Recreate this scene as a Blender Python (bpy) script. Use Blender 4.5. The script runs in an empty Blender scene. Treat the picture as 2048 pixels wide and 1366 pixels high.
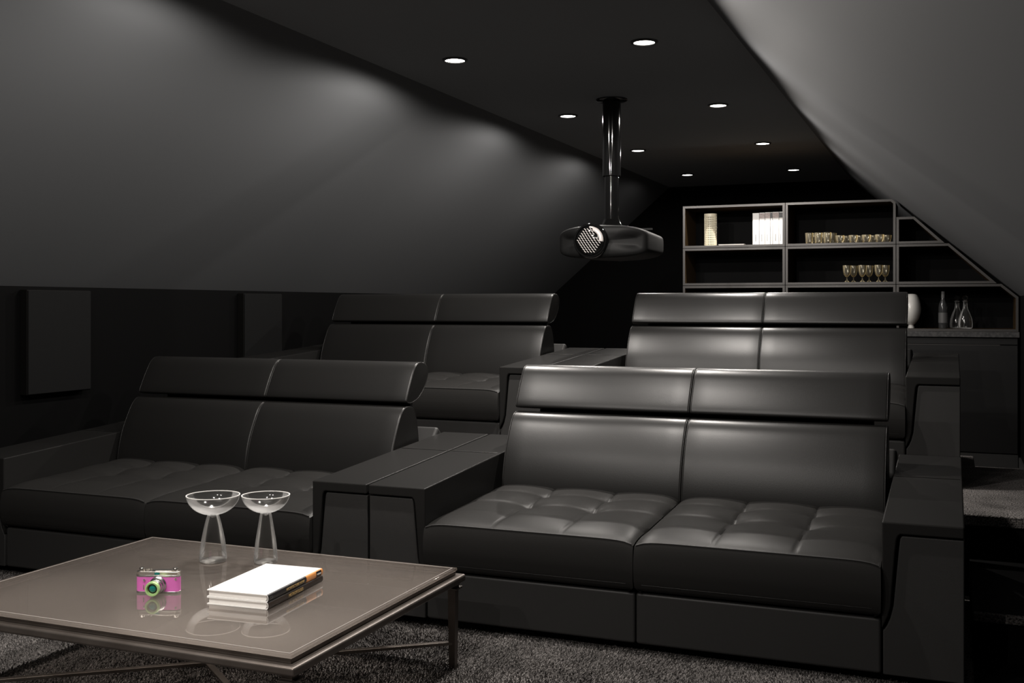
import bpy, bmesh, random
from math import sin, cos, pi, radians, exp, sqrt, atan2
from mathutils import Vector, Matrix
random.seed(7)
C = bpy.context.scene.collection

# ------------------------------------------------------------------ materials
def mat(name, col, rough=.5, metal=0., spec=.5, bump=None, var=None, coat=0., trans=0., ior=1.45, emit=None, aniso=0.):
    m = bpy.data.materials.new(name); m.use_nodes = True
    nt = m.node_tree; b = nt.nodes['Principled BSDF']
    b.inputs['Base Color'].default_value = (*col, 1)
    b.inputs['Roughness'].default_value = rough
    b.inputs['Metallic'].default_value = metal
    b.inputs['Specular IOR Level'].default_value = spec
    b.inputs['Coat Weight'].default_value = coat
    b.inputs['Transmission Weight'].default_value = trans
    b.inputs['IOR'].default_value = ior
    if emit:
        b.inputs['Emission Color'].default_value = (*emit[0], 1)
        b.inputs['Emission Strength'].default_value = emit[1]
    tc = None
    if bump or var:
        tc = nt.nodes.new('ShaderNodeTexCoord')
    if bump:
        sc, st, dist = bump
        n = nt.nodes.new('ShaderNodeTexNoise'); n.inputs['Scale'].default_value = sc
        n.inputs['Detail'].default_value = 3
        nt.links.new(tc.outputs['Object'], n.inputs['Vector'])
        bp = nt.nodes.new('ShaderNodeBump'); bp.inputs['Strength'].default_value = st
        bp.inputs['Distance'].default_value = dist
        nt.links.new(n.outputs['Fac'], bp.inputs['Height'])
        nt.links.new(bp.outputs['Normal'], b.inputs['Normal'])
    if var:
        sc, c2, lo, hi = var
        n = nt.nodes.new('ShaderNodeTexNoise'); n.inputs['Scale'].default_value = sc
        n.inputs['Detail'].default_value = 5
        nt.links.new(tc.outputs['Object'], n.inputs['Vector'])
        r = nt.nodes.new('ShaderNodeValToRGB')
        r.color_ramp.elements[0].position = lo; r.color_ramp.elements[1].position = hi
        r.color_ramp.elements[0].color = (*col, 1); r.color_ramp.elements[1].color = (*c2, 1)
        nt.links.new(n.outputs['Fac'], r.inputs['Fac'])
        nt.links.new(r.outputs['Color'], b.inputs['Base Color'])
    return m

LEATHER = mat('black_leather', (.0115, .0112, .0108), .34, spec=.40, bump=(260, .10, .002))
ARML = mat('black_arm_leather', (.0145, .0142, .0138), .34, spec=.08, bump=(260, .10, .002))  # same leather, highlights cut and fill light put into the base colour
SEATL = mat('black_seat_leather', (.020, .0195, .0188), .36, spec=.07, bump=(260, .10, .002))  # same leather, weaker highlights, base colour lifted in place of fill light
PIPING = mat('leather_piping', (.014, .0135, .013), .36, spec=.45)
SHELL = mat('black_leather_fill_lit', (.031, .0305, .030), .46, spec=.3, bump=(260, .10, .002))  # same leather, paler colour stands in for bounce light on vertical fronts
SLOPE = mat('charcoal_paint', (.0865, .0895, .0935), .7, spec=.2, bump=(90, .03, .002))
CEIL = mat('dark_ceiling_paint', (.20, .208, .218), .8, spec=.1)
BLACKWALL = mat('black_wall_paint', (.0022, .0022, .0023), .8, spec=.06, bump=(40, .05, .002))
BLACKFLOOR = mat('black_riser_laminate', (.003, .003, .003), .7, spec=.12, bump=(30, .05, .001))
METAL = mat('bronze_metal', (.115, .098, .086), .38, metal=.75, bump=(35, .06, .002), var=(9, (.16, .14, .125), .35, .7))
FRAME = mat('shelf_frame_metal', (.065, .062, .060), .34, metal=.55, bump=(60, .04, .001))
LINING = mat('brown_shelf_lining', (.040, .024, .010), .5, spec=.3, bump=(70, .1, .001))
BACKP = mat('black_shelf_back', (.0022, .0022, .0024), .7, spec=.1, bump=(50, .05, .001))
CAB = mat('black_cabinet_lacquer', (.0075, .0075, .0078), .45, spec=.3, bump=(18, .02, .002))
PLINTH = mat('dark_grey_plinth', (.03, .03, .03), .4, bump=(18, .02, .002))
STONE = mat('dark_stone', (.03, .03, .031), .35, var=(45, (.075, .073, .072), .4, .75), bump=(60, .1, .001))
GLOSSBLACK = mat('gloss_black', (.004, .004, .004), .07, coat=.3, bump=(9, .01, .001))
SATINBLACK = mat('satin_black', (.007, .007, .007), .55, spec=.22, bump=(150, .05, .001))
CHROME = mat('chrome', (.86, .82, .76), .26, metal=1., bump=(60, .05, .001))
STEEL = mat('brushed_silver', (.62, .61, .6), .25, metal=1., bump=(60, .05, .001))
PINK = mat('pink_leatherette', (.60, .13, .43), .5, bump=(420, .25, .002))
GREEN = mat('green_ring', (.36, .55, .22), .35, metal=.15, bump=(80, .03, .001))
LENSG = mat('teal_lens', (.01, .16, .14), .04, coat=1., bump=(5, .01, .001))
WHITE = mat('white_board', (.80, .79, .77), .45, bump=(200, .03, .001))
PAGES = mat('white_pages', (.74, .72, .69), .7, bump=(300, .1, .001))
ORANGE = mat('orange_cloth', (.62, .24, .055), .45, bump=(300, .05, .001))
GOLD = mat('gold_foil', (.62, .42, .16), .35, metal=.3, bump=(300, .05, .001))
INK = mat('ink_black', (.008, .007, .008), .35, bump=(200, .03, .001))
DUSTB = mat('dark_brown_cloth', (.02, .012, .008), .4, bump=(200, .03, .001))
PINKPAPER = mat('pink_grey_paper', (.30, .24, .22), .5, var=(90, (.5, .42, .4), .4, .6))
CREAM = mat('cream_ceramic', (.72, .66, .50), .35, bump=(80, .05, .001))
OLIVE = mat('olive_core', (.09, .08, .035), .5, bump=(80, .05, .001))
PORC = mat('white_porcelain', (.7, .69, .66), .22, bump=(15, .02, .001))
GLASS = mat('clear_glass', (1, 1, 1), .0, trans=1., ior=1.48)
GLASSX = mat('warm_glass', (1., .95, .84), .02, trans=1., ior=1.5)
def thin_glass(name, edge, rough, fac, milk=0., dmix=.28):
    m = bpy.data.materials.new(name); m.use_nodes = True
    nt = m.node_tree; N = nt.nodes; L = nt.links
    N.remove(N['Principled BSDF'])
    tr = N.new('ShaderNodeBsdfTransparent'); tr.inputs[0].default_value = (.97, .97, .965, 1)
    gl = N.new('ShaderNodeBsdfGlossy'); gl.inputs['Color'].default_value = (*edge, 1); gl.inputs['Roughness'].default_value = rough
    lw = N.new('ShaderNodeLayerWeight'); lw.inputs['Blend'].default_value = fac
    tc = N.new('ShaderNodeTexCoord'); nz = N.new('ShaderNodeTexNoise'); nz.inputs['Scale'].default_value = 30
    L.new(tc.outputs['Object'], nz.inputs['Vector'])
    bp = N.new('ShaderNodeBump'); bp.inputs['Strength'].default_value = .04; bp.inputs['Distance'].default_value = .001
    L.new(nz.outputs['Fac'], bp.inputs['Height']); L.new(bp.outputs['Normal'], gl.inputs['Normal'])
    mx = N.new('ShaderNodeMixShader'); L.new(lw.outputs['Fresnel'], mx.inputs[0])
    de = N.new('ShaderNodeBsdfDiffuse'); de.inputs[0].default_value = (*edge, 1)  # diffuse share paints bright outlines onto glancing edges
    me_ = N.new('ShaderNodeMixShader'); me_.inputs[0].default_value = dmix
    L.new(gl.outputs[0], me_.inputs[1]); L.new(de.outputs[0], me_.inputs[2])
    L.new(tr.outputs[0], mx.inputs[1]); L.new(me_.outputs[0], mx.inputs[2])
    out = mx
    if milk:
        df = N.new('ShaderNodeBsdfDiffuse'); df.inputs[0].default_value = (*edge, 1)
        m2 = N.new('ShaderNodeMixShader'); m2.inputs[0].default_value = milk
        L.new(mx.outputs[0], m2.inputs[1]); L.new(df.outputs[0], m2.inputs[2]); out = m2
    L.new(out.outputs[0], N['Material Output'].inputs['Surface'])
    return m
TGL = thin_glass('thin_clear_glass', (1, 1, 1), .10, .28, 0., .15)
TGLB = thin_glass('base_reflection_milk', (1, .97, .94), .15, .45, .32)  # milky white painted for the reflection in the coupe base
RIMG = thin_glass('glass_rim_highlight', (1, .99, .97), .12, .5, .45)  # white mixed in to paint the bright rim highlight
EDGE = mat('glass_edge_highlight', (.36, .33, .31), .3, bump=(60, .03, .001))  # pale tone of the painted highlight on the table glass
SILVER = mat('lens_glint_silver', (.62, .58, .56), .3, metal=.2, bump=(60, .03, .001))  # pale silver for reflections modelled on the projector lens
GLASSW = thin_glass('shelf_glass', (1, .93, .74), .16, .36, .02)
BOTTLE = mat('dark_bottle_glass', (.035, .036, .037), .12, coat=.4, bump=(12, .01, .001))
LABEL = mat('grey_label', (.09, .09, .09), .5, bump=(200, .03, .001))
LAMP = mat('lamp_diffuser', (1, 1, 1), .5, emit=((1., .96, .9), 16.))
RING = mat('downlight_ring', (.05, .05, .05), .35, metal=.5, bump=(60, .03, .001))
PANEL = mat('grey_speaker_cloth', (.0065, .0066, .0067), .75, spec=.08, bump=(380, .2, .001))
PANELFR = mat('speaker_edge', (.004, .0038, .0035), .6, spec=.1, bump=(40, .05, .001))

def carpet():
    m = bpy.data.materials.new('grey_pile_carpet'); m.use_nodes = True
    nt = m.node_tree; N = nt.nodes; L = nt.links; b = N['Principled BSDF']
    b.inputs['Roughness'].default_value = .95; b.inputs['Specular IOR Level'].default_value = .1
    tc = N.new('ShaderNodeTexCoord')
    n1 = N.new('ShaderNodeTexNoise'); n1.inputs['Scale'].default_value = 120; n1.inputs['Detail'].default_value = 2
    n2 = N.new('ShaderNodeTexNoise'); n2.inputs['Scale'].default_value = 5; n2.inputs['Detail'].default_value = 3
    L.new(tc.outputs['Object'], n1.inputs['Vector']); L.new(tc.outputs['Object'], n2.inputs['Vector'])
    r = N.new('ShaderNodeValToRGB')
    r.color_ramp.elements[0].position = .33; r.color_ramp.elements[1].position = .68
    r.color_ramp.elements[0].color = (.030, .028, .0268, 1); r.color_ramp.elements[1].color = (.30, .279, .268, 1)
    L.new(n1.outputs['Fac'], r.inputs['Fac'])
    mx = N.new('ShaderNodeMixRGB'); mx.blend_type = 'MULTIPLY'; mx.inputs[0].default_value = 1
    r2 = N.new('ShaderNodeValToRGB')
    r2.color_ramp.elements[0].position = .35; r2.color_ramp.elements[1].position = .62
    r2.color_ramp.elements[0].color = (.62, .62, .62, 1); r2.color_ramp.elements[1].color = (1, 1, 1, 1)
    L.new(n2.outputs['Fac'], r2.inputs['Fac']); L.new(r.outputs['Color'], mx.inputs[1]); L.new(r2.outputs['Color'], mx.inputs[2])
    L.new(mx.outputs['Color'], b.inputs['Base Color'])
    bp = N.new('ShaderNodeBump'); bp.inputs['Strength'].default_value = 1; bp.inputs['Distance'].default_value = .012
    L.new(n1.outputs['Fac'], bp.inputs['Height']); L.new(bp.outputs['Normal'], b.inputs['Normal'])
    return m
CARPET = carpet()

def table_glass():
    m = bpy.data.materials.new('smoked_table_glass'); m.use_nodes = True
    nt = m.node_tree; N = nt.nodes; L = nt.links; b = N['Principled BSDF']
    b.inputs['Base Color'].default_value = (.145, .125, .112, 1)
    b.inputs['Roughness'].default_value = .38
    b.inputs['Specular IOR Level'].default_value = 0
    tr = N.new('ShaderNodeBsdfTransparent'); tr.inputs[0].default_value = (.92, .87, .83, 1)
    tl = N.new('ShaderNodeBsdfTranslucent'); tl.inputs[0].default_value = (.55, .48, .43, 1)
    m2 = N.new('ShaderNodeMixShader'); m2.inputs[0].default_value = .12
    mx = N.new('ShaderNodeMixShader'); mx.inputs[0].default_value = .70
    n = N.new('ShaderNodeTexNoise'); n.inputs['Scale'].default_value = 2.5
    tc = N.new('ShaderNodeTexCoord'); L.new(tc.outputs['Object'], n.inputs['Vector'])
    r = N.new('ShaderNodeValToRGB')
    r.color_ramp.elements[0].position = .3; r.color_ramp.elements[1].position = .7
    r.color_ramp.elements[0].color = (.12, .104, .094, 1); r.color_ramp.elements[1].color = (.15, .13, .117, 1)
    L.new(n.outputs['Fac'], r.inputs['Fac']); L.new(r.outputs['Color'], b.inputs['Base Color'])
    L.new(tr.outputs[0], m2.inputs[1]); L.new(tl.outputs[0], m2.inputs[2]); L.new(b.outputs[0], mx.inputs[1]); L.new(m2.outputs[0], mx.inputs[2])
    gl = N.new('ShaderNodeBsdfGlossy'); gl.inputs['Roughness'].default_value = .012; gl.inputs['Color'].default_value = (1, .97, .94, 1)
    fr = N.new('ShaderNodeFresnel'); fr.inputs['IOR'].default_value = 2.0
    top = N.new('ShaderNodeMixShader'); L.new(fr.outputs[0], top.inputs[0]); L.new(mx.outputs[0], top.inputs[1]); L.new(gl.outputs[0], top.inputs[2])
    L.new(top.outputs[0], N['Material Output'].inputs['Surface'])
    return m
TGLASS = table_glass()

# ------------------------------------------------------------------ helpers
def tag(o, label=None, cat=None, group=None, kind=None):
    if label: o['label'] = label
    if cat: o['category'] = cat
    if group: o['group'] = group
    if kind: o['kind'] = kind
    return o

def empty(name, loc=(0, 0, 0), rz=0.):
    o = bpy.data.objects.new(name, None); C.objects.link(o)
    o.location = loc; o.rotation_euler = (0, 0, rz); o.empty_display_size = .05
    return o

def obj(name, verts, faces, m, parent=None, smooth=False, bevel=0., seg=2, angle=35):
    me = bpy.data.meshes.new(name); me.from_pydata([tuple(v) for v in verts], [], faces)
    bm = bmesh.new(); bm.from_mesh(me); bmesh.ops.recalc_face_normals(bm, faces=bm.faces)
    bm.to_mesh(me); bm.free()
    for mm in (m if isinstance(m, (list, tuple)) else [m]): me.materials.append(mm)
    o = bpy.data.objects.new(name, me); C.objects.link(o); o.parent = parent
    if smooth:
        me.polygons.foreach_set('use_smooth', [True] * len(me.polygons))
        me.set_sharp_from_angle(angle=radians(angle))
    if bevel:
        md = o.modifiers.new('bevel', 'BEVEL'); md.width = bevel; md.segments = seg
        md.limit_method = 'ANGLE'; md.angle_limit = radians(35); md.harden_normals = True
        me.polygons.foreach_set('use_smooth', [True] * len(me.polygons))
        me.set_sharp_from_angle(angle=radians(35))
    return o

class MB:
    """collects primitive shapes, then builds ONE mesh object"""
    def __init__(s): s.v = []; s.f = []
    def add(s, v, f):
        n = len(s.v); s.v += [tuple(q) for q in v]; s.f += [tuple(i + n for i in q) for q in f]; return s
    def box(s, x0, x1, y0, y1, z0, z1):
        return s.add([(x0,y0,z0),(x1,y0,z0),(x1,y1,z0),(x0,y1,z0),(x0,y0,z1),(x1,y0,z1),(x1,y1,z1),(x0,y1,z1)],
                     [(0,3,2,1),(4,5,6,7),(0,1,5,4),(1,2,6,5),(2,3,7,6),(3,0,4,7)])
    def prism(s, poly, a0, a1, axis='y'):
        n = len(poly)
        def P(p, a): return (p[0], a, p[1]) if axis == 'y' else ((a, p[0], p[1]) if axis == 'x' else (p[0], p[1], a))
        v = [P(p, a0) for p in poly] + [P(p, a1) for p in poly]
        f = [tuple(range(n)), tuple(range(2*n-1, n-1, -1))] + [(i, (i+1) % n, n+(i+1) % n, n+i) for i in range(n)]
        return s.add(v, f)
    def lathe(s, prof, seg=32, c=(0, 0, 0), axis='z', sx=1., sy=1.):
        v = []; f = []; rings = []
        for r, z in prof:
            if r < 1e-6: rings.append([len(v)]); v.append((0, 0, z))
            else:
                rings.append(list(range(len(v), len(v)+seg)))
                v += [(r*cos(2*pi*k/seg)*sx, r*sin(2*pi*k/seg)*sy, z) for k in range(seg)]
        for a, b in zip(rings, rings[1:]):
            for k in range(seg):
                q = []
                for i in (a[k % len(a)], a[(k+1) % len(a)] if len(a) > 1 else None,
                          b[(k+1) % len(b)] if len(b) > 1 else None, b[k % len(b)]):
                    if i is not None and i not in q: q.append(i)
                if len(q) > 2: f.append(tuple(q))
        if axis == 'y': v = [(x, z, y) for x, y, z in v]
        if axis == '-y': v = [(x, -z, y) for x, y, z in v]
        if axis == 'x': v = [(z, x, y) for x, y, z in v]
        return s.add([(x+c[0], y+c[1], z+c[2]) for x, y, z in v], f)
    def tube(s, pts, r, seg=8, closed=False):
        pts = [Vector(p) for p in pts]; n = len(pts); v = []; f = []
        up = Vector((.13, .21, .97)).normalized()
        for i, p in enumerate(pts):
            a = pts[i-1] if (i > 0 or closed) else p
            b = pts[(i+1) % n] if (i < n-1 or closed) else p
            t = (b - a).normalized()
            e1 = t.cross(up)
            if e1.length < .05: e1 = t.cross(Vector((1, 0, 0)))
            e1.normalize(); e2 = t.cross(e1)
            v += [p + e1*r*cos(2*pi*k/seg) + e2*r*sin(2*pi*k/seg) for k in range(seg)]
        m = n if closed else n-1
        for i in range(m):
            j = (i+1) % n
            f += [(i*seg+k, i*seg+(k+1) % seg, j*seg+(k+1) % seg, j*seg+k) for k in range(seg)]
        if not closed: f += [tuple(range(seg)), tuple(range((n-1)*seg, n*seg))]
        return s.add(v, f)
    def bar(s, p, q, w, h):
        p = Vector(p); q = Vector(q); t = (q-p).normalized(); e1 = t.cross(Vector((0, 0, 1))).normalized(); e2 = e1.cross(t)
        v = [b + e1*a*w/2 + e2*c*h/2 for b in (p, q) for a, c in ((-1,-1),(1,-1),(1,1),(-1,1))]
        return s.add(v, [(0,1,2,3),(7,6,5,4),(0,4,5,1),(1,5,6,2),(2,6,7,3),(3,7,4,0)])
    def build(s, name, m, parent=None, **k): return obj(name, s.v, s.f, m, parent, **k)

def spline(pts, n, closed=True):
    out = []; L = len(pts)
    for i in range(L if closed else L-1):
        p0, p1, p2, p3 = (pts[(i+k-1) % L] if closed else pts[min(max(i+k-1, 0), L-1)] for k in range(4))
        for j in range(n):
            t = j/n
            out.append(tuple(.5*((2*b) + (c-a)*t + (2*a-5*b+4*c-d)*t*t + (-a+3*b-3*c+d)*t**3) for a, b, c, d in zip(p0, p1, p2, p3)))
    if not closed: out.append(tuple(pts[-1]))
    return out

def normals2(pr):
    n = len(pr); A = sum(pr[i][0]*pr[(i+1) % n][1]-pr[(i+1) % n][0]*pr[i][1] for i in range(n))
    s = 1 if A > 0 else -1; out = []
    for i in range(n):
        a = pr[i-1]; b = pr[(i+1) % n]; t = Vector((b[0]-a[0], b[1]-a[1])).normalized()
        out.append((t[1]*s, -t[0]*s))
    return out

def roll(name, prof, x0, x1, r, m, parent, pipe=True, crown=0.):
    """closed y/z profile carried along x, with rounded ends"""
    pr = prof; nn = normals2(pr); n = len(pr); v = []; f = []
    xs = []
    K = 5
    for k in range(K+1):
        a = k/K*pi/2; xs.append((x0 + r - r*sin(pi/2-a) if k < K else x0+r, r*(1-sin(a))))
    mid = 10
    L = [(x, i) for x, i in xs]
    for k in range(1, mid): 
        t = k/mid; L.append((x0+r+(x1-x0-2*r)*t, -crown*sin(pi*t)))
    L += [(x1-(x-x0), i) for x, i in reversed(xs)]
    for x, ins in L:
        v += [(x, p[0]-q[0]*ins, p[1]-q[1]*ins) for p, q in zip(pr, nn)]
    R = len(L)
    for i in range(R-1):
        f += [(i*n+k, i*n+(k+1) % n, (i+1)*n+(k+1) % n, (i+1)*n+k) for k in range(n)]
    cy = sum(p[0] for p in pr)/n; cz = sum(p[1] for p in pr)/n
    v += [(x0, cy, cz), (x1, cy, cz)]
    f += [(k, (k+1) % n, R*n) for k in range(n)] + [((R-1)*n+k, (R-1)*n+(k+1) % n, R*n+1) for k in range(n)]
    o = obj(name, v, f, m, parent, smooth=True, angle=60)
    if pipe:
        for x in (x0+r*.25, x1-r*.25):
            b = MB(); b.tube([(x, p[0]-q[0]*(r*.34), p[1]-q[1]*(r*.34)) for p, q in zip(pr, nn)], .0028, 6, True)
            b.build('piping', PIPING, o, smooth=True, angle=80)
    return o

def copy_tree(o, parent=None):
    c = o.copy(); C.objects.link(c); c.parent = parent
    for ch in o.children: copy_tree(ch, c)
    return c

# ------------------------------------------------------------------ room shell
SL = .855
XL, XR, ZC = -3.30, -1.107, 2.89
KL, ZL = -4.90, 1.51
KR = .54; ZR = ZC - SL*(KR-XR)
Y0, Y1 = -2.2, 13.3
def struct(name, mb, m, **k): return tag(mb.build(name, m, None, **k), kind='structure')
FLOOR = struct('floor', MB().box(KL-.3, KR+.3, Y0-.2, Y1+.2, -.12, 0), CARPET)
struct('ceiling', MB().box(XL, XR, Y0-.1, Y1+.1, ZC, ZC+.12), CEIL)
struct('ceiling_left', MB().prism([(KL, ZL), (XL, ZC), (XL, ZC+.15), (KL, ZL+.15)], Y0-.1, Y1+.1), SLOPE)
struct('ceiling_right', MB().prism([(XR, ZC), (KR, ZR), (KR, ZR+.15), (XR, ZC+.15)], Y0-.1, Y1+.1), SLOPE)
struct('wall_left', MB().box(KL-.12, KL, Y0-.1, Y1+.1, 0, ZL+.14), BLACKWALL)
struct('wall_right', MB().box(KR, KR+.12, Y0-.1, Y1+.1, 0, ZR+.14), BLACKWALL)
struct('wall_back', MB().box(KL, KR, Y1, Y1+.12, 0, ZC+.1), BLACKWALL)
struct('wall_front', MB().box(KL, KR, Y0-.12, Y0, 0, ZC+.1), BLACKWALL)
struct('baseboard_right', MB().box(KR-.015, KR, 7.8, 10.15, 0, .10), PLINTH)

# short carpet pile, thousands of tufts
def pile(x0, x1, y0, y1, z, step, h):
    import numpy as np
    rng = np.random.default_rng(3)
    nx = int((x1-x0)/step); ny = int((y1-y0)/step)
    gx, gy = np.meshgrid(np.arange(nx), np.arange(ny)); n = gx.size
    px = x0 + (gx.ravel()+rng.uniform(-.45, .45, n))*step; py = y0 + (gy.ravel()+rng.uniform(-.45, .45, n))*step
    keep = ~((px > -4.70) & (px < -.08) & (py > 4.22)); px, py = px[keep], py[keep]; n = px.size
    a = rng.uniform(0, pi, n); w = step*rng.uniform(.45, .8, n); hh = h*rng.uniform(.55, 1.15, n)
    sw = .8*np.sin(px*1.7+py*2.3) + .5*np.sin(px*5.1-py*3.7)
    lx = h*.5*(rng.normal(0, .8, n)+np.cos(sw*2)); ly = h*.5*(rng.normal(0, .8, n)+np.sin(sw*2))
    ca, sa = np.cos(a)*w/2, np.sin(a)*w/2
    co = np.empty((n, 4, 3))
    co[:, 0] = np.stack([px-ca, py-sa, np.full(n, z)], 1); co[:, 1] = np.stack([px+ca, py+sa, np.full(n, z)], 1)
    co[:, 2] = np.stack([px+lx+ca*.6, py+ly+sa*.6, z+hh], 1); co[:, 3] = np.stack([px+lx-ca*.6, py+ly-sa*.6, z+hh*.96], 1)
    me = bpy.data.meshes.new('carpet_pile'); me.vertices.add(4*n); me.vertices.foreach_set('co', co.ravel())
    me.loops.add(4*n); me.loops.foreach_set('vertex_index', np.arange(4*n, dtype=np.int32))
    me.polygons.add(n); me.polygons.foreach_set('loop_start', np.arange(0, 4*n, 4, dtype=np.int32))
    me.update(calc_edges=True); me.validate()
    me.materials.append(CARPET)
    o = bpy.data.objects.new('carpet_pile', me); C.objects.link(o); o.parent = FLOOR
    tag(o, kind='stuff')
pile(-4.88, .06, 2.0, 4.5, 0, .0075, .011)

# raised platform for the second row of sofas: black body, carpeted slab on top
PZ = .40
struct('platform_base', MB().prism([(KL, 5.63), (KR, 5.63), (KR, 7.24), (.10, 7.24), (.10, 7.75), (KL, 7.75)], 0, PZ-.055, 'z'), BLACKFLOOR)
struct('platform', MB().prism([(KL, 5.60), (KR, 5.60), (KR, 7.27), (.13, 7.27), (.13, 7.78), (KL, 7.78)], PZ-.055, PZ, 'z'), CARPET, bevel=.008)
struct('step_base', MB().box(.075, KR, 4.60, 5.63, 0, .19), BLACKFLOOR)
struct('step_nosing', MB().box(.075, KR, 4.575, 4.60, .165, .2), CARPET, bevel=.006)
struct('aisle_floor', MB().box(.075, KR, Y0, 4.60, 0, .006), BLACKFLOOR)

# ------------------------------------------------------------------ sofas
W, A, D = 2.43, .28, 1.385
def shear(o, k=.055):
    for v in o.data.vertices:
        if v.co.z > .3: v.co.z += k*v.co.y*min(1, (v.co.z-.3)/.3)

def make_sofa():
    root = empty('sofa')
    # base, two upholstered halves
    for x0, x1 in ((A+.002, W/2-.0015), (W/2+.0015, W-A-.002)):
        MB().box(x0, x1, .012, D-.02, .045, .25).build('base_panel', SHELL, root, bevel=.012, seg=3)
    for fx in (.12, W-.12):
        for fy in (.14, D-.14):
            MB().lathe([(0, 0), (.03, 0), (.034, .05), (0, .05)], 20, (fx, fy, 0)).build('foot', SATINBLACK, root, smooth=True)
    # arms
    for side in (0, 1):
        mx = (lambda x: x) if side == 0 else (lambda x: W-x)
        body = [(0, .045), (A-.004, .045), (A-.004, .205), (.262, .228), (.251, .255), (.240, .30), (.222, .50), (.217, .545), (.212, .558), (0, .558)]
        b = MB().prism([(mx(x), z) for x, z in body], .010, D, 'y')
        arm = b.build('arm', SHELL, root, bevel=.005, seg=2); shear(arm)
        cover = [(0, .565), (.215, .565), (.2225, .558), (.2275, .545), (.2325, .50), (.2485, .30), (.258, .262), (.268, .238), (A, .214), (A, .608), (0, .608)]
        b = MB().prism([(mx(x), z) for x, z in cover], 0, D-.03, 'y')
        cv = b.build('arm_cover', ARML, arm, bevel=.011, seg=4); shear(cv)
        def PT(pts, r): MB().tube(pts, r, 6).build('piping', PIPING, arm, smooth=True, angle=80)
        PT([(mx(x), .0085, .6065) for x in (.012, .1, .2, A-.012)], .0022)
        z1 = .6095 + .055*.83
        PT([(mx(x), .83, z1) for x in (.01, .1, .2, A-.01)], .0018)
    # rear frame
    MB().prism([(1.16, .25), (D-.01, .25), (D-.01, .655), (1.30, .72), (1.19, .60)], A+.004, W-A-.004, 'x').build('back_frame', SHELL, root, bevel=.02, seg=3)
    # seats
    sw = (W-2*A)/2; SD = .86; nx, ny = 96, 92
    def H(x, y):
        e = lambda d, s: 1-exp(-max(d, 0)/s)
        z = .452 + .019*e(y, .07) + .036*(y/SD) 
        z += .020*(e(x, .035)*e(sw-x, .035)-1)
        px = abs(sin(pi*3*x/sw))**.55 if y > .2 else 1-(1-abs(sin(pi*3*x/sw))**.55)*(max(y,0)/.2)**1.5
        rows = (0, .44, .665, SD+.05)
        k = next(i for i in range(3) if y <= rows[i+1]) 
        t = (y-rows[k])/(rows[k+1]-rows[k]); py = abs(sin(pi*t))**.55 if k else (sin(pi*(.5+.5*t)) if t > .5 else 1.)**.6
        z += .011*px*py
        for cx in (sw/3, 2*sw/3):
            for cy in (.44, .665):
                r2 = (x-cx)**2+(y-cy)**2; z -= .016*exp(-r2/(2*.055**2)) + .010*exp(-r2/(2*.02**2))
            z -= .0025*exp(-((x-cx)/.006)**2)*min(1, e(y, .02))
        for cy in (.44, .665): z -= .0025*exp(-((y-cy)/.006)**2)
        return z
    for s in (0, 1):
        X0 = A + s*sw + .003; w2 = sw-.006
        v = []; f = []
        for j in range(ny+1):
            for i in range(nx+1):
                x = w2*i/nx; y = -.012 + (SD+.012)*j/ny
                v.append((X0+x, y, H(x*sw/w2, max(y, 0)) - (0 if j else .002)))
        for j in range(ny):
            for i in range(nx): q = j*(nx+1)+i; f.append((q, q+1, q+nx+2, q+nx+1))
        per = [i for i in range(nx+1)] + [j*(nx+1)+nx for j in range(1, ny+1)] + [ny*(nx+1)+i for i in range(nx-1, -1, -1)] + [j*(nx+1) for j in range(ny-1, 0, -1)]
        cx, cy = X0+w2/2, SD/2; prev = per
        levels = [(.93, .005), (.75, .011), (.5, .013), (.25, .009), (.1, .0), (.03, -.012), (0, -.03)]
        for fz, off in levels:
            ring = []
            for q in per:
                x, y, z = v[q]
                fx = 1 if abs(x-X0-w2) < 1e-5 else (-1 if abs(x-X0) < 1e-5 else 0)
                fy = -1 if y < -.0119 else (1 if y > SD-1e-5 else 0)
                zz = .258 + (z-.258)*fz
                sc = .15 if off > 0 else .8
                ring.append(len(v)); v.append((x+fx*off*sc, y+fy*off, zz))
            n = len(per)
            f += [(prev[k], prev[(k+1) % n], ring[(k+1) % n], ring[k]) for k in range(n)]
            prev = ring
        f.append(tuple(prev))
        seat = obj('seat_cushion', v, f, SEATL, root, smooth=True, angle=50)
        MB().tube([(X0+.006+(w2-.012)*k/30, -.0125, H((.006+(w2-.012)*k/30), 0)-.001) for k in range(31)], .0032, 6).build('piping', SHELL, seat, smooth=True, angle=80)
        MB().tube([(X0+.03+(w2-.06)*k/30, -.0155, .290) for k in range(31)], .0014, 5).build('stitch_line', PIPING, seat, smooth=True, angle=80)
    # back cushions and headrests
    low = spline([(.785, .47), (.790, .55), (.820, .66), (.874, .77), (.918, .832), (.965, .856), (1.04, .845), (1.085, .78), (1.11, .66), (1.12, .52), (1.10, .45), (.95, .44), (.82, .445)], 5)
    top = spline([(.975, .877), (.968, .895), (.994, .95), (1.032, 1.015), (1.070, 1.066), (1.115, 1.088), (1.18, 1.080), (1.222, 1.045), (1.215, .995), (1.17, .935), (1.10, .888), (1.02, .870)], 5)
    for s in (0, 1):
        X0, X1 = (A+.03, W/2-.0015) if s == 0 else (W/2+.0015, W-A-.03)
        roll('back_cushion', low, X0, X1, .010, LEATHER, root)
        roll('headrest', top, X0, X1, .010, LEATHER, root)
    MB().prism([(1.12, .60), (1.19, .60), (1.17, .93), (1.14, .93)], A+.10, W-A-.10, 'x').build('headrest_bracket', SATINBLACK, root, bevel=.004)
    return root

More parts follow.
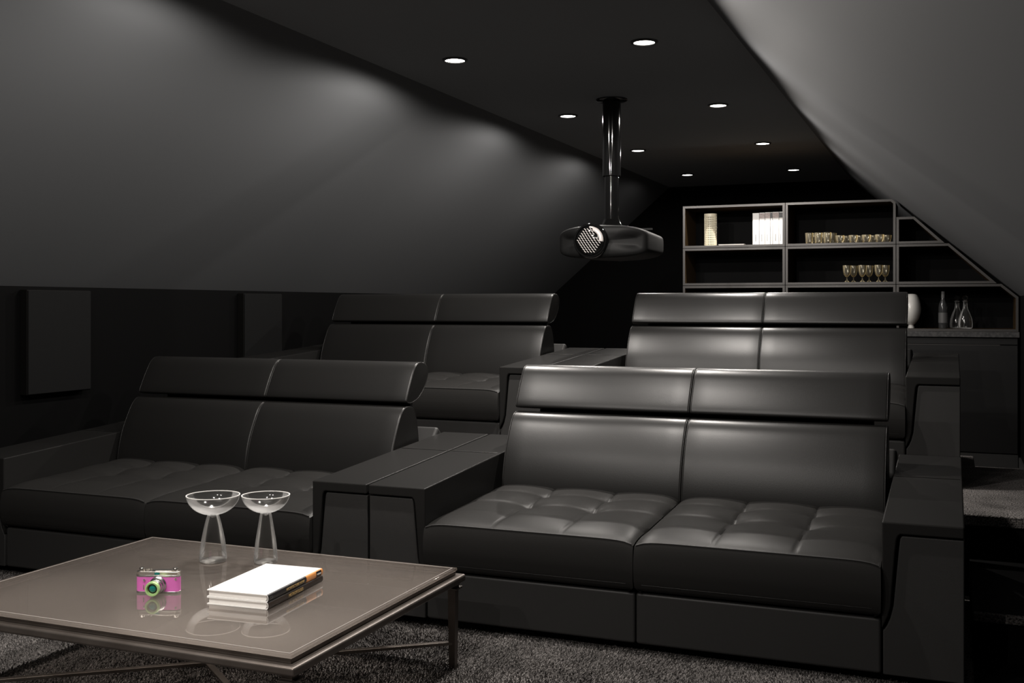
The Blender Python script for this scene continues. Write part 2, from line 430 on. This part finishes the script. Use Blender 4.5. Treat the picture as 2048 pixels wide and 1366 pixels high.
sofa = make_sofa()
SX = [(-2.39, 'right'), (-4.83, 'left')]
spots = [(-2.39, 4.16, 0, 'black leather two-seat sofa in the front row on the right, beside the steps'),
         (-4.83, 4.16, 0, 'black leather two-seat sofa in the front row on the left, behind the glass-topped table'),
         (-2.39, 6.33, PZ, 'black leather two-seat sofa on the platform, right one, in front of the bar shelves'),
         (-4.83, 6.33, PZ, 'black leather two-seat sofa on the platform, left one, next to the left wall')]
for i, (x, y, z, lab) in enumerate(spots):
    o = sofa if i == 0 else copy_tree(sofa)
    o.location = (x, y, z); tag(o, lab, 'sofa', 'black leather home cinema sofas')

# ------------------------------------------------------------------ speaker panels on the left wall
def panel(y0):
    r = empty('wall_speaker_panel', (KL, y0, .89))
    MB().box(0, .056, 0, .485, 0, .60).build('panel_frame', PANELFR, r, bevel=.004)
    MB().box(.0565, .063, .004, .481, .004, .596).build('cloth_front', PANEL, r, bevel=.003)
    return r
tag(panel(4.59), 'dark grey flat wall panel on the left wall, nearer and larger looking one at far left', 'wall panel', 'flat panels on the left wall')
tag(panel(6.60), 'dark grey flat wall panel on the left wall, above the arm of the left platform sofa', 'wall panel', 'flat panels on the left wall')

# ------------------------------------------------------------------ ceiling downlights
def downlight(x, y, power, first=[None]):
    if first[0] is None:
        r = empty('ceiling_downlight')
        MB().lathe([(.058, -.001), (.060, -.010), (.074, -.010), (.078, 0), (.078, .002), (.058, .002)], 40).build('trim_ring', RING, r, smooth=True)
        MB().lathe([(0, -.005), (.0585, -.005), (.0585, 0), (0, 0)], 40).build('lens', LAMP, r)
        first[0] = r
    else: r = copy_tree(first[0])
    r.location = (x, y, ZC)
    for size, blend, pw in ((177, .17, .54), (92, .6, .9 if abs(y-5.9) < .1 else .66)):
     ld = bpy.data.lights.new('lamp', 'SPOT'); ld.energy = power*pw; ld.color = (1., .94, .88)
     ld.spot_size = radians(size); ld.spot_blend = blend; ld.shadow_soft_size = .02
     lo = bpy.data.objects.new('lamp', ld); C.objects.link(lo); lo.location = (x, y, ZC-.032)
    return r
LY = [-.24, 1.81, 3.86, 5.90, 7.97, 10.0, 12.07]
NAMES = {3: 'first', 4: 'second', 5: 'third', 6: 'farthest'}
for i, y in enumerate(LY):
    for x, side in ((-2.79, 'left'), (-1.61, 'right')):
        p = 155. if i == 3 else 125. if i < 5 else (85. if i == 5 else 8.)
        o = downlight(x, y, p)
        if i == 6: w = 'farthest one near the shelves'
        elif i >= 3: w = {3: 'nearest visible one, largest', 4: 'second nearest visible, level with the pole', 5: 'third nearest visible'}[i]
        else: w = {2: 'above the glass-topped table', 1: 'just in front of the table', 0: 'near the front wall'}[i]
        tag(o, 'round recessed ceiling light, %s row, %s' % (side, w), 'ceiling light', 'recessed ceiling lights')

# ------------------------------------------------------------------ projector
def projector():
    r = empty('ceiling_projector', (-2.28, 7.47, ZC))
    mz = lambda z: z-ZC
    MB().lathe([(0, 0), (.115, 0), (.115, -.008), (.105, -.014), (0, -.014)], 40).build('ceiling_plate', GLOSSBLACK, r, smooth=True)
    MB().lathe([(0, -.012), (.066, -.012), (.066, -.554), (.062, -.558), (0, -.558)], 48).build('upper_pole', GLOSSBLACK, r, smooth=True)
    MB().lathe([(0, -.55), (.050, -.55), (.050, -.875), (0, -.875)], 48).build('lower_pole', GLOSSBLACK, r, smooth=True)
    MB().lathe([(0, -.868), (.056, -.868), (.062, -.885), (.088, -.935), (.10, -.95), (0, -.95)], 48).build('mount_collar', GLOSSBLACK, r, smooth=True)
    # body: superellipse cross sections along the depth, crowned front
    ys = [(-.342, None), (-.342, .07), (-.338, .035), (-.328, .014), (-.31, .003), (-.28, 0), (0, 0), (.24, .004), (.29, .016), (.318, .04), (.326, .07), (.326, None)]
    n = 64; v = []; f = []; rings = []
    Wd, cz = .325, -1.045
    for yy, ins in ys:
        if ins is None: rings.append([len(v)]); v.append((0, yy, cz)); continue
        ring = []
        for k in range(n):
            a = 2*pi*k/n; ca, sa = cos(a), sin(a)
            x = Wd*(abs(ca)**.3)*(1 if ca > 0 else -1)
            hz = .120*(1-.26*(abs(x)/Wd)**2)
            z = hz*(abs(sa)**.3)*(1 if sa > 0 else -1)
            bow = .10*(abs(x)/Wd)**2.4 if yy < -.2 else 0
            taper = -.018*(yy+.34)/.66 if z > 0 else 0
            ring.append(len(v)); v.append((x*(Wd-ins)/Wd, yy+bow, cz + z*(.12-ins)/.12 + taper))
        rings.append(ring)
    for a, b in zip(rings, rings[1:]):
        for k in range(n):
            q = []
            for i in (a[k % len(a)], a[(k+1) % len(a)], b[(k+1) % len(b)], b[k % len(b)]):
                if i not in q: q.append(i)
            if len(q) > 2: f.append(tuple(q))
    body = obj('body', v, f, SATINBLACK, r, smooth=True, angle=50)
    MB().box(.20, .29, .03, .05, -.948, -.935).build('latch', SATINBLACK, body)
    lx, lz, ly = -.045, -1.040, -.330
    MB().lathe([(0, -.02), (.122, -.02), (.122, .03), (.116, .040), (.106, .040), (.104, .03), (0, .03)], 56, (lx, ly, lz), '-y').build('lens_ring', GLOSSBLACK, body, smooth=True)
    MB().lathe([(.103, .0), (.102, .034), (.09, .044), (.06, .053), (.03, .057), (0, .058)], 56, (lx, ly, lz), '-y').build('lens_glass', GLOSSBLACK, body, smooth=True)
    g = MB()
    for i in range(-5, 6):
        for j in range(-6, 7):
            x = i*.021 + (j % 2)*.0105; z = j*.0155
            if x*x+z*z > .086**2 or (x > .035 and z > .03): continue
            rr = sqrt(x*x+z*z); yy = -(.0585-.17*rr*rr*9*.5-.0)
            c = Vector((lx+x, ly-.0598+1.7*rr*rr, lz+z))
            g.bar(c+Vector((-.0062, 0, .0056)), c+Vector((.0062, 0, -.0056)), .004, .0045)
    g.build('lens_grille_glints', SILVER, body)  # silver bars stand in for dot reflections on the lens glass
    # added silver arc for the white reflection at the upper right of the lens
    v = []; f = []; K = 18
    for k in range(K+1):
        a = radians(-6+98*k/K)
        for rr, dy in ((.071 if k < K-3 else .088, .0535 if k < K-3 else .0475), (.099, .0425)):
            v.append((lx+rr*cos(a), ly-dy, lz+rr*sin(a)))
    for k in range(K): f.append((2*k, 2*k+1, 2*k+3, 2*k+2))
    o = obj('lens_reflection', v, f, SILVER, body, smooth=True); sm = o.modifiers.new('thick', 'SOLIDIFY'); sm.thickness = .002
    tag(r, 'black projector with a round honeycomb lens hanging from the ceiling on a glossy pole', 'projector')
    return r
projector()

# ------------------------------------------------------------------ shelving at the back
YS = 10.2; DEP = .48
def off_poly(p, d):
    """inset a counter-clockwise convex polygon"""
    n = len(p); out = []
    for i in range(n):
        a, b, c = Vector(p[i-1]), Vector(p[i]), Vector(p[(i+1) % n])
        d1 = (b-a).normalized(); d2 = (c-b).normalized()
        n1 = Vector((-d1[1], d1[0])); n2 = Vector((-d2[1], d2[0]))
        bi = (n1+n2).normalized(); k = d/max(.2, bi.dot(n1)); out.append(tuple(b+bi*k))
    return out
def shelf_box(poly, label, th=.021):
    x0 = min(p[0] for p in poly); z0 = min(p[1] for p in poly)
    r = empty('shelf_box', (x0, YS, z0)); poly = [(x-x0, z-z0) for x, z in poly]
    inn = off_poly(poly, th); n = len(poly); v = []; f = []
    for y in (0, DEP):
        v += [(p[0], y, p[1]) for p in poly] + [(p[0], y, p[1]) for p in inn]
    for i in range(n):
        j = (i+1) % n
        f += [(i, j, n+j, n+i), (2*n+i, 3*n+i, 3*n+j, 2*n+j), (i, 2*n+i, 2*n+j, j), (n+i, n+j, 3*n+j, 3*n+i)]
    o = obj('frame', v, f, [FRAME, LINING], r)
    for pl in o.data.polygons:
        pl.material_index = 0 if abs(pl.normal.y) > .9 else 1
    MB().prism(off_poly(poly, th*.4), DEP-.012, DEP-.004, 'y').build('back_panel', BACKP, r)
    return tag(r, label, 'shelf', 'open box shelves along the back bar')
def sx(z): return XR + (ZC-.022-z)/SL     # x of the slope just inside the room
c1, c2, c3 = (-2.40, -1.440), (-1.434, -.470), (-.464, .525)
shelf_box([(c1[0], 1.951), (c1[1], 1.951), (c1[1], 2.353), (c1[0], 2.353)], 'open shelf box at top left holding the cream lattice vase and white books')
shelf_box([(c2[0], 1.951), (c2[1], 1.951), (c2[1], sx(0)*0+ZC-.022-SL*(c2[1]-XR)), (sx(2.353), 2.353), (c2[0], 2.353)], 'open shelf box at top centre of the bar wall holding tumblers and low glasses')
shelf_box([(c3[0], 1.951), (sx(1.951)-.03, 1.951), (sx(2.19), 2.19), (c3[0], 2.19)], 'short empty shelf box under the slope, topmost on the right')
shelf_box([(c1[0], 1.592), (c1[1], 1.592), (c1[1], 1.946), (c1[0], 1.946)], 'empty open shelf box directly below the one with the white books')
shelf_box([(c2[0], 1.592), (c2[1], 1.592), (c2[1], 1.946), (c2[0], 1.946)], 'open shelf box holding the row of stemmed goblets')
shelf_box([(c3[0], 1.592), (sx(1.592)-.03, 1.592), (sx(1.946), 1.946), (c3[0], 1.946)], 'empty wedge shaped shelf box under the sloping ceiling, middle row')
for c, w in ((c1, 'left'), (c2, 'centre')):
    shelf_box([(c[0], 1.174), (c[1], 1.174), (c[1], 1.587), (c[0], 1.587)], 'lowest shelf box, %s one, mostly hidden behind platform sofa' % w)
shelf_box([(c3[0], 1.174), (c3[1], 1.174), (c3[1], ZC-.022-SL*(c3[1]-XR)), (sx(1.587), 1.587), (c3[0], 1.587)], 'wide shelf box on the counter around the bottle, decanters and white vase')

ct = MB().box(-2.42, .532, YS-.06, YS+.5, 1.125, 1.172).build('bar_countertop', STONE, None, bevel=.003)
tag(ct, 'dark mottled stone countertop of the back bar', 'countertop')
for (a, b), w in ((c1, 'left'), (c2, 'centre'), (c3, 'right')):
    r = empty('base_cabinet', (a, YS-.02, 0)); wd = b-a-.004
    MB().box(0, wd, .03, .5, .12, 1.122).build('body', CAB, r)
    MB().box(.003, wd-.003, .0, .022, .125, 1.055).build('door', CAB, r, bevel=.002)
    MB().box(.003, wd-.003, .0, .022, 1.062, 1.118).build('top_rail', CAB, r, bevel=.002)
    MB().box(0, wd, .01, .48, 0, .116).build('plinth', PLINTH, r)
    MB().box(.02, wd-.14, -.004, .002, 1.054, 1.060).build('handle', FRAME, r)
    tag(r, 'black base cabinet under the bar counter, %s one' % w + (', beside the right wall' if w == 'right' else ', behind the platform sofas'), 'cabinet', 'base cabinets of the back bar')

FZ1, FZ2, FZ3 = 1.973, 1.614, 1.196      # standing heights in the three shelf rows

# lattice vase
r = empty('lattice_vase', (-2.160, 10.33, FZ1))
MB().lathe([(0, 0), (.052, 0), (.052, .30), (.045, .30), (.045, .01), (0, .01)], 40).build('core', OLIVE, r, smooth=True)
b = MB(); nseg = 22; R = .060; H = .31
for k in range(nseg):
    a = 2*pi*k/nseg; b.box(-.0045, .0045, -.004, .004, 0, H)
    for i in range(len(b.v)-8, len(b.v)):
        x, y, z = b.v[i]; b.v[i] = (x*cos(a)-(y+R-.004)*sin(a), x*sin(a)+(y+R-.004)*cos(a), z)
for j in range(15):
    z = j*(H-.008)/14; b.lathe([(R-.006, z), (R, z), (R, z+.008), (R-.006, z+.008), (R-.006, z)], 44)
b.lathe([(R-.006, H-.03), (R+.001, H-.03), (R+.001, H), (R-.006, H), (R-.006, H-.03)], 44)
b.build('lattice', CREAM, r)
tag(r, 'tall cream cylindrical vase with a square lattice pattern on the top left shelf', 'vase')

# booklet lying on the shelf
r = empty('booklet', (-2.075, 10.28, FZ1))
MB().box(0, .245, 0, .17, 0, .002).box(0, .245, 0, .17, .010, .012).build('cover', WHITE, r)
MB().box(.003, .242, .003, .167, .002, .010).build('pages', PAGES, r)
tag(r, 'thin white booklet lying flat on the top left shelf between vase and books', 'booklet')

# upright books
def upright(x, w, h, band, lab):
    r = empty('shelf_book', (x, 10.25, FZ1))
    MB().box(0, w, 0, .004, 0, h).box(0, .003, 0, .2, 0, h).box(w-.003, w, 0, .2, 0, h).build('cover', WHITE, r, bevel=.0012)
    MB().box(.003, w-.003, .004, .195, .004, h-.004).build('pages', PAGES, r)
    if band:
        MB().box(.002, w-.002, -.0012, .0005, h-.055, h-.006).build('spine_band', band, r)
    MB().box(w*.42, w*.5, -.001, .0005, .03, .03+h*.22).build('spine_lettering', INK if band is INK else LABEL, r)
    tag(r, lab, 'book', 'white books on the top left shelf')
upright(-1.745, .062, .298, None, 'thick plain white book standing upright, leftmost of the row on the shelf')
upright(-1.682, .052, .300, PINKPAPER, 'white upright book with pinkish-grey band, next to the thick plain white one')
upright(-1.629, .048, .302, PINKPAPER, 'white upright book with pinkish-grey band, in the middle of the shelf row')
upright(-1.580, .020, .302, INK, 'slim white upright book with a black band at the top of its spine')
upright(-1.559, .058, .303, PINKPAPER, 'white upright book with band, second from the right end of the shelf row')
upright(-1.500, .034, .303, LABEL, 'white upright book with grey band, rightmost, against the shelf side')

# glasses on the shelves (first of each kind built, the rest copied)
def glass_thing(name, profs, pos, labels, group, cat):
    first = empty(name)
    for pn, pr in profs: MB().lathe(pr, 28).build(pn, GLASSW, first, smooth=True, angle=50)
    for i, (p, l) in enumerate(zip(pos, labels)):
        o = first if i == 0 else copy_tree(first)
        o.location = p; tag(o, l, cat, group)
tum = [(0, 0), (.030, 0), (.031, .004), (.037, .098), (.0365, .099), (.034, .097), (.028, .014), (0, .012)]
tp = [(-1.228, 10.27), (-1.187, 10.37), (-1.146, 10.27), (-1.106, 10.37), (-1.066, 10.27), (-1.030, 10.37)]
ordn = ['leftmost', 'second from left', 'third from left', 'fourth from left', 'fifth from left', 'rightmost']
glass_thing('tumbler', [('cup', tum)], [(x, y, FZ1) for x, y in tp], ['clear tall tumbler on the top centre shelf, %s of six tumblers' % o for o in ordn], 'tall tumblers on the top centre shelf', 'glass')
bow = [(0, 0), (.026, 0), (.029, .005), (.036, .03), (.0405, .068), (.040, .069), (.0375, .067), (.033, .03), (.024, .012), (0, .010)]
bx = [1679, 1691, 1704, 1716, 1728, 1740, 1752, 1768]
bp_ = [(-.9825+(q-1677)*.00478, 10.27 if i % 2 == 0 else 10.38) for i, q in enumerate(bx)]
bp_ = [(-.955, 10.27), (-.900, 10.38), (-.838, 10.27), (-.785, 10.38), (-.724, 10.27), (-.668, 10.38), (-.610, 10.27), (-.553, 10.38)]
o8 = ['leftmost', 'second from left', 'third from left', 'fourth from left', 'fifth from left', 'sixth from left', 'seventh from left', 'rightmost']
glass_thing('low_glass', [('cup', bow)], [(x, y, FZ1) for x, y in bp_], ['low clear glass on the top centre shelf, %s of eight low glasses' % o for o in o8], 'low glasses on the top centre shelf', 'glass')
gb = [(0, .046), (.012, .050), (.026, .068), (.034, .10), (.037, .152), (.0365, .153), (.0345, .151), (.0315, .10), (.023, .070), (.010, .055), (0, .052)]
gf = [(0, 0), (.022, 0), (.022, .002), (.006, .018), (.0035, .030), (.0035, .044), (.006, .0465), (0, .0465)]
gp = [(-.895, 10.28), (-.845, 10.38), (-.760, 10.28), (-.708, 10.38), (-.620, 10.28), (-.568, 10.38)]
glass_thing('goblet', [('bowl', gb), ('foot', gf)], [(x, y, FZ2) for x, y in gp], ['clear stemmed goblet on the middle centre shelf, %s of six' % o for o in ordn], 'stemmed goblets on the middle shelf', 'glass')

# things on the counter shelf
r = empty('round_vase', (-.346, 10.36, FZ3))
MB().lathe([(0, 0), (.055, 0), (.05, .012), (.04, .028), (.075, .045), (.12, .085), (.145, .14), (.150, .175), (.143, .22), (.12, .27), (.095, .298), (.07, .308), (.064, .304), (.09, .29), (.13, .2), (.12, .1), (.05, .05), (0, .045)], 48, sx=.57).build('body', PORC, r, smooth=True)
tag(r, 'white flattened round vase on the counter, half hidden behind the platform sofa', 'vase')
r = empty('wine_bottle', (-.078, 10.33, FZ3))
MB().lathe([(0, 0), (.036, 0), (.038, .006), (.038, .185), (.034, .215), (.018, .255), (.0145, .275), (.014, .325), (0, .325)], 40).build('body', BOTTLE, r, smooth=True)
MB().lathe([(.0383, .05), (.0388, .05), (.0388, .14), (.0383, .14)], 40).build('label', LABEL, r, smooth=True)
MB().lathe([(.0146, .262), (.0155, .262), (.0155, .329), (0, .330)], 32).build('capsule', LABEL, r, smooth=True)
tag(r, 'dark glass wine bottle with grey label and capsule on the back counter', 'bottle')
dec = [(0, 0), (.050, 0), (.058, .006), (.061, .04), (.056, .085), (.040, .135), (.022, .175), (.0165, .20), (.017, .235), (.024, .243), (.022, .246), (.0145, .243), (.0135, .20), (.019, .172), (.037, .13), (.053, .083), (.058, .04), (.055, .010), (0, .008)]
stp = [(0, .232), (.012, .232), (.013, .246), (.02, .249), (.012, .253), (.022, .262), (.024, .272), (.020, .283), (.008, .290), (0, .291)]
d0 = empty('decanter')
MB().lathe(dec, 40).build('body', TGL, d0, smooth=True); MB().lathe(stp, 28).build('stopper', GLASS, d0, smooth=True)
d0.location = (.038, 10.47, FZ3); tag(d0, 'clear glass decanter with round stopper, left and rear one beside the wine bottle', 'decanter', 'glass decanters on the counter')
d1 = copy_tree(d0); d1.location = (.105, 10.34, FZ3); tag(d1, 'clear glass decanter with round stopper, right and front one on the counter', 'decanter', 'glass decanters on the counter')

# ------------------------------------------------------------------ coffee table
TX0, TX1, TY0, TY1, TZ = -3.255, -1.775, 2.645, 3.775, .385
t = empty('coffee_table', ((TX0+TX1)/2, (TY0+TY1)/2, 0))
hx, hy = (TX1-TX0)/2, (TY1-TY0)/2
gt = MB().box(-hx, hx, -hy, hy, TZ-.012, TZ).build('glass_top', [TGLASS, TGL], t, bevel=.0025, seg=2)
for pl in gt.data.polygons:
    if pl.normal.z < -.5: pl.material_index = 1
def ring(b, X, Y, w, z0, z1):
    v = []; 
    for z in (z0, z1):
        v += [(-X, -Y, z), (X, -Y, z), (X, Y, z), (-X, Y, z), (-X+w, -Y+w, z), (X-w, -Y+w, z), (X-w, Y-w, z), (-X+w, Y-w, z)]
    f = []
    for i in range(4):
        j = (i+1) % 4
        f += [(i, j, 4+j, 4+i), (8+i, 12+i, 12+j, 8+j), (i, 8+i, 8+j, j), (4+i, 4+j, 12+j, 12+i)]
    return b.add(v, f)
ring(MB(), hx-.013, hy-.013, .0028, TZ-.001, TZ+.0005).build('bevel_edge_highlight', EDGE, t)  # pale ring paints the highlight along the inner border of the bevel
ring(MB(), hx-.004, hy-.004, .03, TZ-.0265, TZ-.0125).build('upper_frame', METAL, t, bevel=.002)
ring(MB(), hx+.026, hy+.026, .055, TZ-.055, TZ-.0270).build('rim_frame', METAL, t, bevel=.009, seg=4)
lx, ly = hx-.012, hy-.012
for sx_ in (-1, 1):
    for sy_ in (-1, 1):
        b = MB(); x, y = sx_*lx, sy_*ly
        def sq(w, z): return [(x-w, y-w, z), (x+w, y-w, z), (x+w, y+w, z), (x-w, y+w, z)]
        prof = [(.013, 0), (.016, .29), (.016, .302), (.028, .306), (.028, .312), (.018, .316), (.022, TZ-.056)]
        v = sum([sq(w, z) for w, z in prof], []); f = [(0, 1, 2, 3), tuple(range(len(v)-4, len(v)))]
        for k in range(len(prof)-1): f += [(4*k+i, 4*k+(i+1) % 4, 4*k+4+(i+1) % 4, 4*k+4+i) for i in range(4)]
        b.add(v, f).build('leg', METAL, t, bevel=.0015)
for q in (1, -1):
    z = .096 if q == 1 else .0965
    MB().bar((-lx, -ly*q, z), (lx, ly*q, z), .024, .012 if q == 1 else .010).build('stretcher', METAL, t, bevel=.002)
MB().lathe([(0, .095), (.02, .1), (.016, .112), (.008, .118), (.012, .128), (.014, .138), (.008, .148), (0, .152)], 24).build('finial', METAL, t, smooth=True)
tag(t, 'low rectangular coffee table with smoked glass top and thin bronze metal frame', 'table')

# hollow-stemmed coupes
def coupe(x, y, rb, rr, zn, zr, rn, lab):
    r = empty('coupe_glass', (x, y, TZ+.0005))
    w = .0022
    out = spline([(rb*.93, .0), (rb, .006), (rb*.985, .03), (rb*.86, zn*.45), (rb*.63, zn*.78), (rn, zn)], 5, False)
    inn = spline([(rb*.90, .006), (rb-w, .012), (rb*.985-w, .03), (rb*.86-w, zn*.45), (rb*.63-w, zn*.78), (rn-w, zn-.004)], 5, False)
    MB().lathe([(0, 0)] + out + [(0, zn)], 56).lathe([(0, .005)] + inn + [(0, zn-.004)], 56).build('stem', TGL, r, smooth=True, angle=50)
    MB().lathe([(0, .0005), (rb*.9, .0005), (rb*.96, .004), (rb*.86, .0085), (rb*.3, .0075), (0, .009)], 40).build('foot', TGLB, r, smooth=True)  # added milky disc, painted version of the whitish reflection in the base
    MB().lathe([(0, zn-.012), (.008, zn-.009), (.009, zn+.002), (.005, zn+.006), (0, zn+.007)], 24).build('knot', GLASS, r, smooth=True)
    hb = zr-zn
    o = []; i_ = []
    K = 16
    for k in range(K+1):
        a = k/K*pi/2
        o.append((rn*.0+rr*sin(a)**.92 if k else 0, zn+.0006+hb*(1-cos(a)**1.15)))
    for k in range(K, -1, -1):
        a = k/K*pi/2
        i_.append(((rr-w)*sin(a)**.92 if k else 0, zn+.003+(hb-.0026)*(1-cos(a)**1.15)))
    MB().lathe(o + [(rr-w*.5, zr+.001)] + i_, 64).build('bowl', TGL, r, smooth=True, angle=60)
    MB().lathe([(rr-.003, zr-.001), (rr+.0008, zr-.001), (rr+.0008, zr+.0016), (rr-.003, zr+.0016), (rr-.003, zr-.001)], 64).build('rim', RIMG, r, smooth=True)
    tag(r, lab, 'glass', 'tall coupe glasses on the coffee table')
coupe(-2.715, 3.500, .0535, .104, .184, .262, .0225, 'wide clear coupe glass with hollow tapering stem on the table, left and larger one')
coupe(-2.508, 3.560, .0460, .0935, .196, .266, .0215, 'slimmer clear coupe glass with hollow tapering stem, right one just behind the books')

# books on the table
def text_mesh(s, size):
    cu = bpy.data.curves.new('t', 'FONT'); cu.body = s; cu.size = size; cu.align_x = 'LEFT'; cu.align_y = 'CENTER'; cu.extrude = .0002
    o = bpy.data.objects.new('t', cu); C.objects.link(o)
    dg = bpy.context.evaluated_depsgraph_get(); dg.update()
    me = bpy.data.meshes.new_from_object(o.evaluated_get(dg)); bpy.data.objects.remove(o); return me
def table_book(z, th, lab, top):
    r = empty('hardcover_book', (-2.345, 2.990, TZ+z), radians(4.5))
    Wb, L, bt = .236, .385, .0028
    n = 8; R = th/2
    arc = [(Wb-R*.55+R*.55*cos(a), R+R*sin(a)) for a in [(-pi/2+pi*k/n) for k in range(n+1)]]
    arci = [(Wb-R*.55+(R*.55-.002)*cos(a), R+(R-bt)*sin(a)) for a in [(pi/2-pi*k/n) for k in range(n+1)]]
    poly = [(0, 0)] + arc + [(0, th), (0, th-bt)] + arci + [(0, bt)]
    MB().prism(poly, 0, L, 'y').build('cover', WHITE, r, smooth=True, angle=40)
    MB().prism([(.006, bt+.0002), (Wb-.014, bt+.0002)] + [(Wb-.014+.006*cos(a), R+(R-bt-.0002)*sin(a)) for a in [(-pi/2+pi*k/6) for k in range(1, 6)]] + [(Wb-.014, th-bt-.0002), (.006, th-bt-.0002)], .004, L-.004, 'y').build('pages', PAGES, r)
    def band(name, y0, y1, m, lo=-.5, hi=.5, dz=.0007):
        v = []; f = []; K = 10
        for k in range(K+1):
            a = pi*(lo+(hi-lo)*k/K)
            for y in (y0, y1):
                v.append((Wb-R*.55+(R*.55+dz)*cos(a), y, R+(R+dz*.6)*sin(a)))
        for k in range(K): f.append((2*k, 2*k+1, 2*k+3, 2*k+2))
        return obj(name, v, f, m, r, smooth=True)
    def spine_text(s, size, y, m, zc=None):
        me = text_mesh(s, size); me.materials.clear(); me.materials.append(m)
        o = bpy.data.objects.new('spine_lettering', me); C.objects.link(o); o.parent = r
        o.rotation_euler = (pi/2, 0, pi/2); o.location = (Wb+.0012, y, (zc or R)); return o
    if top:
        band('spine_band', .0, .262, INK)
        tag(band('spine_orange_band', .262, L, ORANGE, -.5, .5), 'orange end of the spine')
        band('spine_end_label', .335, .372, INK, -.28, .28, .0012)
        spine_text('ARCHITECTURE NOW', .0125, .118, GOLD)
        spine_text('C3', .0125, .012, LABEL)
        o = spine_text('PRESSON', .007, .338, WHITE); o.location.x += .001
    else:
        band('spine_band', .0, L, DUSTB)
        spine_text('METROPOLISES', .015, .135, GOLD)
    tag(r, lab, 'book', 'hardcover books stacked on the coffee table')
table_book(.0252, .0245, 'white hardcover book with black and orange spine, on top of the stack on the table', True)
table_book(.0005, .0245, 'white hardcover book with dark spine and gold lettering, lower one of the table stack', False)

# pink camera
r = empty('toy_camera', (-2.600, 3.050, TZ+.0005), radians(20))
def rr_poly(hw, hd, rad, n=6):
    out = []
    for cx, cy, a0 in ((hw-rad, -hd+rad, -pi/2), (hw-rad, hd-rad, 0), (-hw+rad, hd-rad, pi/2), (-hw+rad, -hd+rad, pi)):
        out += [(cx+rad*cos(a0+pi/2*k/n), cy+rad*sin(a0+pi/2*k/n)) for k in range(n+1)]
    return out
bd = MB().prism(rr_poly(.078, .0175, .0168), .006, .062, 'z').build('body', PINK, r, smooth=True, angle=40)
MB().prism(rr_poly(.079, .0185, .0178), 0, .0068, 'z').build('bottom_plate', STEEL, r, bevel=.001)
tpz = MB().prism(rr_poly(.079, .0185, .0178), .0575, .0635, 'z').build('trim_band', STEEL, r, bevel=.001)
MB().prism(rr_poly(.078, .0178, .017), .0637, .076, 'z').build('top_plate', CHROME, r, bevel=.0015)
MB().box(-.008, .05, -.013, .013, .0762, .079).build('viewfinder_housing', CHROME, r, bevel=.001)
kb = [(0, 0), (.0095, 0), (.0095, .009), (.0085, .0105), (0, .0105)]
for kx in (-.060, .060): MB().lathe(kb, 24, (kx, 0, .0762)).build('knob', CHROME, r, smooth=True)
MB().lathe([(0, 0), (.006, 0), (.006, .007), (0, .008)], 20, (-.040, 0, .0762)).build('shutter_dial', CHROME, r, smooth=True)
MB().lathe([(0, 0), (.0035, 0), (.003, .008), (0, .009)], 16, (-.026, -.004, .0762)).build('shutter_button', CHROME, r, smooth=True)
MB().box(-.009, .009, -.0186, -.0170, .0655, .0735).build('viewfinder_window', LENSG, r)
lz = .0300
ln = MB().lathe([(0, 0), (.030, 0), (.030, .004), (.026, .006), (.026, .014), (.0275, .015), (.0275, .021), (.024, .022), (.023, .030), (.025, .031), (.025, .037), (.0235, .038), (.0225, .050), (.0, .050)], 48, (.004, -.0178, lz), '-y').build('lens_barrel', STEEL, r, smooth=True, angle=40)
gr = MB().lathe([(.0165, .045), (.0235, .045), (.0255, .048), (.0255, .058), (.024, .061), (.019, .061), (.0165, .052), (.0165, .045)], 48, (.004, -.0178, lz), '-y').build('lens_ring', GREEN, ln, smooth=True)
MB().lathe([(0, .0505), (.0185, .0505), (.0185, .052), (0, .052)], 40, (.004, -.0178, lz), '-y').build('lens_rim', INK, ln, smooth=True)
MB().lathe([(.0125, .0522), (.011, .0555), (.007, .058), (0, .059)], 40, (.004, -.0178, lz), '-y').build('lens_glass', LENSG, ln, smooth=True, angle=80)
MB().lathe([(0, 0), (.004, 0), (.004, .004), (0, .0045)], 16, (-.045, -.0175, .047), '-y').build('front_screw', CHROME, r, smooth=True)
MB().lathe([(0, 0), (.004, 0), (.004, .004), (0, .0045)], 16, (.066, -.014, .050), '-y').build('front_screw', CHROME, r, smooth=True)
MB().box(-.0495, -.0465, -.0195, -.0175, .014, .030).build('timer_lever', CHROME, r)
tag(r, 'small pink camera with chrome top and green-ringed teal lens on the coffee table', 'camera')

# ------------------------------------------------------------------ world, camera, view
w = bpy.data.worlds.new('world'); bpy.context.scene.world = w; w.use_nodes = True
w.node_tree.nodes['Background'].inputs[0].default_value = (0, 0, 0, 1)
cd = bpy.data.cameras.new('camera'); cam = bpy.data.objects.new('camera', cd); C.objects.link(cam)
cd.sensor_width = 36; cd.lens = 2151/2048*36; cd.shift_y = -72/2048; cd.clip_start = .05
cam.location = (0, 0, 1.4); cam.rotation_euler = (pi/2, 0, radians(22.27))
bpy.context.scene.camera = cam
vs = bpy.context.scene.view_settings
vs.view_transform = 'Standard'; vs.look = 'None'; vs.gamma = 1; vs.use_curve_mapping = False; vs.exposure = 0
